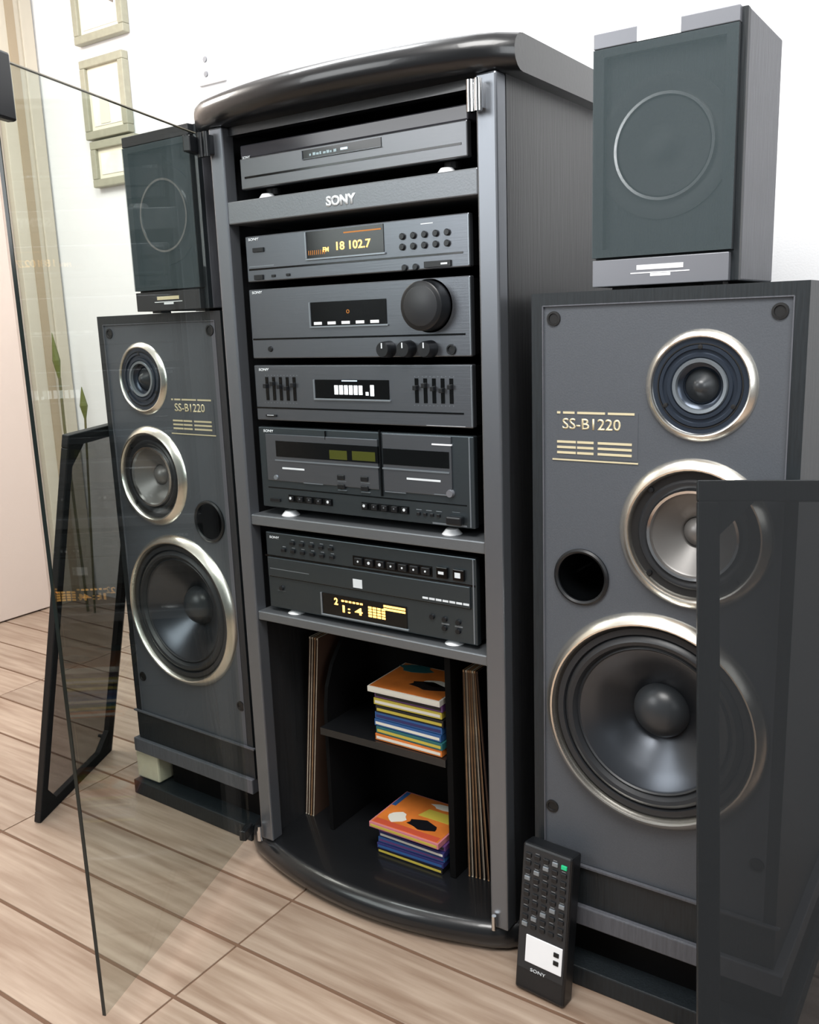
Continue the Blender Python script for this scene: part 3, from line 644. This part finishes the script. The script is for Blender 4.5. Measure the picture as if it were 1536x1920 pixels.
# cream block under the left tower
t = thing('cream_block', 'small cream block on the plinth at the foot of the left tower', 'block', (-.66, .12, .0345))
obj('block_body', box(bm_(), -.700, -.628, .045, .24, .0350, .098, .004), 'cream', t)

# ------------------------------------------------------------ satellite speakers
def satellite(label, base, rot, tagged):
    t = thing('bookshelf_speaker', label, 'speaker', base, local=True, rot=rot)
    hw, H = .0925, .312
    obj('cabinet', box(bm_(), -hw, hw, .020, .185, .004, H, .002), 'vinyl_lit_trim', t)
    obj('front_frame', box(bm_(), -hw, hw, .010, .0205, .004, H, .001), 'vinyl', t)
    gl = .0895
    obj('lower_plate', box(bm_(), -hw, .083, -.001, .0105, .004, .038, .001), 'silver' if tagged else 'surround', t)  # left speaker's plates coloured dark, dimming by the door glass put in
    pl = bm_(); 
    obj('upper_plate', box(bm_(), -hw, .086, -.001, .0105, .294, H, .001), 'silver' if tagged else 'surround', t)
    # driver behind cloth
    fr = bm_(); x0_, x1_, z0_, z1_ = -hw, .086, .041, .293
    for a in ((x0_, x1_, z0_, z0_+.010), (x0_, x1_, z1_-.010, z1_), (x0_, x0_+.014, z0_+.01, z1_-.01), (x1_-.014, x1_, z0_+.01, z1_-.01)): box(fr, a[0], a[1], -.0010, .0104, a[2], a[3])
    obj('grille_frame', fr, 'vinyl', t)
    obj('grille_cloth', box(bm_(), x0_+.0, x1_, -.0028, -.0018, z0_, z1_), 'mesh_sat', t)
    x, z, y = -.003, .170, .0102
    d = obj('driver', lathe(bm_(), x, y, z, [(.086, 0), (.086, .002), (.080, .0022), (.066, .0005), (.060, -.0), (.0, -.0)], 56), 'surround', t, True)
    obj('ring', lathe(bm_(), x, y, z, [(.059, .001), (.060, .006), (.0635, .006), (.065, .001)], 56), 'chrome', d, True)
    obj('cone', lathe(bm_(), x, y, z, [(.058, .003), (.030, .0015), (.018, .001), (.014, .002), (0, .0025)], 40), 'surround', d, True)
    pm_ = 'white_label' if tagged else 'print_gold'
    bz = obj('name_print', box(bm_(), -.032, .028, -.0016, -.001, .023, .029), pm_, t)
    obj('print_line', box(bm_(), -.040, .036, -.0014, -.001, .0185, .0198), 'white_label', t); obj('print_line', box(bm_(), -.014, .012, -.0014, -.001, .0145, .018), 'white_label', t)
    if tagged: obj('sticker', box(bm_(), -.036, .018, -.0018, .0105, .294, H+.002), 'white_label', t, label='white sticker on the upper plate')
    for px in (-.06, .06):
        for py in (.03, .16): obj('foot', box(bm_(), px-.012, px+.012, py-.012, py+.012, 0, .0042), 'rubber', t)
    return t
satellite('right small bookshelf speaker with bright sticker, standing on the right tower', (.488, .010, 1.0465), .0, True)
satellite('left small bookshelf speaker standing on the left tower behind the glass', (-.424, .012, 1.0465), -.03, False)

# ------------------------------------------------------------ removed grilles
def grille(label, base, yaw, lean, roll, W, H, dim):
    t = bpy.data.objects.new('speaker_grille', None); C.objects.link(t); ROOT[t.name] = Vector()
    t['label'] = label; t['category'] = 'grille'
    t.matrix_world = Matrix.Translation(base) @ Matrix.Rotation(yaw, 4, 'Z') @ Matrix.Rotation(-lean, 4, 'X') @ Matrix.Rotation(-roll, 4, 'Y')
    bm = bm_(); f = .026; c = .04
    # chamfered inner corners on an outer rectangle
    for a in ((0, W, 0, f), (0, W, H-f, H), (0, f, f, H-f), (W-f, W, f, H-f)): box(bm, a[0], a[1], 0, .014, a[2], a[3], .002)
    for (cx_, cz_, sx, sz) in ((f, f, 1, 1), (W-f, f, -1, 1), (f, H-f, 1, -1), (W-f, H-f, -1, -1)):
        prism(bm, [(cx_, cz_), (cx_+sx*c, cz_), (cx_, cz_+sz*c)], 'y', .001, .013)
    obj('frame', bm, 'rubber' if dim else 'vinyl', t)
    obj('cloth', box(bm_(), .001, W-.001, -.0014, -.0002, .001, H-.001), 'mesh_black', t)
    for (x, z) in ((.03, .05), (W-.03, .05), (.03, H-.03), (W-.03, H-.03)):
        obj('peg', lathe(bm_(), x, .014, z, [(0, -.010), (.004, -.010), (.0045, 0)], 12), 'rubber', t, True)
    return t
g = grille('left removed speaker grille leaning against the left tower side', (-.772, -.160, 0), 2.027, -.196, 0, .336, .841, True)
g = grille('right removed speaker grille leaning against the right tower front', (.644, -.252, 0), .404, .249, .0, .336, .841, False)

# ------------------------------------------------------------ remote control
t = bpy.data.objects.new('remote_control', None); C.objects.link(t); ROOT[t.name] = Vector()
t['label'] = 'black remote control standing upright against the right tower plinth'; t['category'] = 'remote'
lean = .13
t.matrix_world = Matrix.Translation((.307, -.068, 0.0)) @ Matrix.Rotation(-.07, 4, 'Z') @ Matrix.Rotation(-lean, 4, 'X')
RW, RH = .084, .238
obj('body', box(bm_(), 0, RW, 0, .030, .0035, RH, .004), 'knob', t)
obj('front_plate', box(bm_(), .003, RW-.003, -.0008, .001, .04, RH-.004), 'surround', t)
for i in range(5):
    for j in range(10):
        if i == 4 and j == 9: m_ = 'green'
        elif (i*7+j*5) % 6 == 0: m_ = 'bezel'
        else: m_ = 'knob'
        obj('button', box(bm_(), .007+i*.0150, .0165+i*.0150, -.003, 0, .108+j*.0122, .1145+j*.0122, .0008), m_, t)
        if (i+j) % 2 == 0: obj('print_line', box(bm_(), .008+i*.0150, .0145+i*.0150, -.001, 0, .1160+j*.0122, .1172+j*.0122), 'bezel', t)
obj('white_panel', box(bm_(), .016, RW-.006, -.0022, 0, .053, .096, .0006), 'white_label', t)
for k in range(2): obj('panel_key', box(bm_(), RW-.020, RW-.011, -.0034, 0, .067+.013*k, .074+.013*k, .0008), 'rubber', t)
text('brand_print', 'SONY', .026, .040, -.0009, .005, 'print_white', t, width=.026)
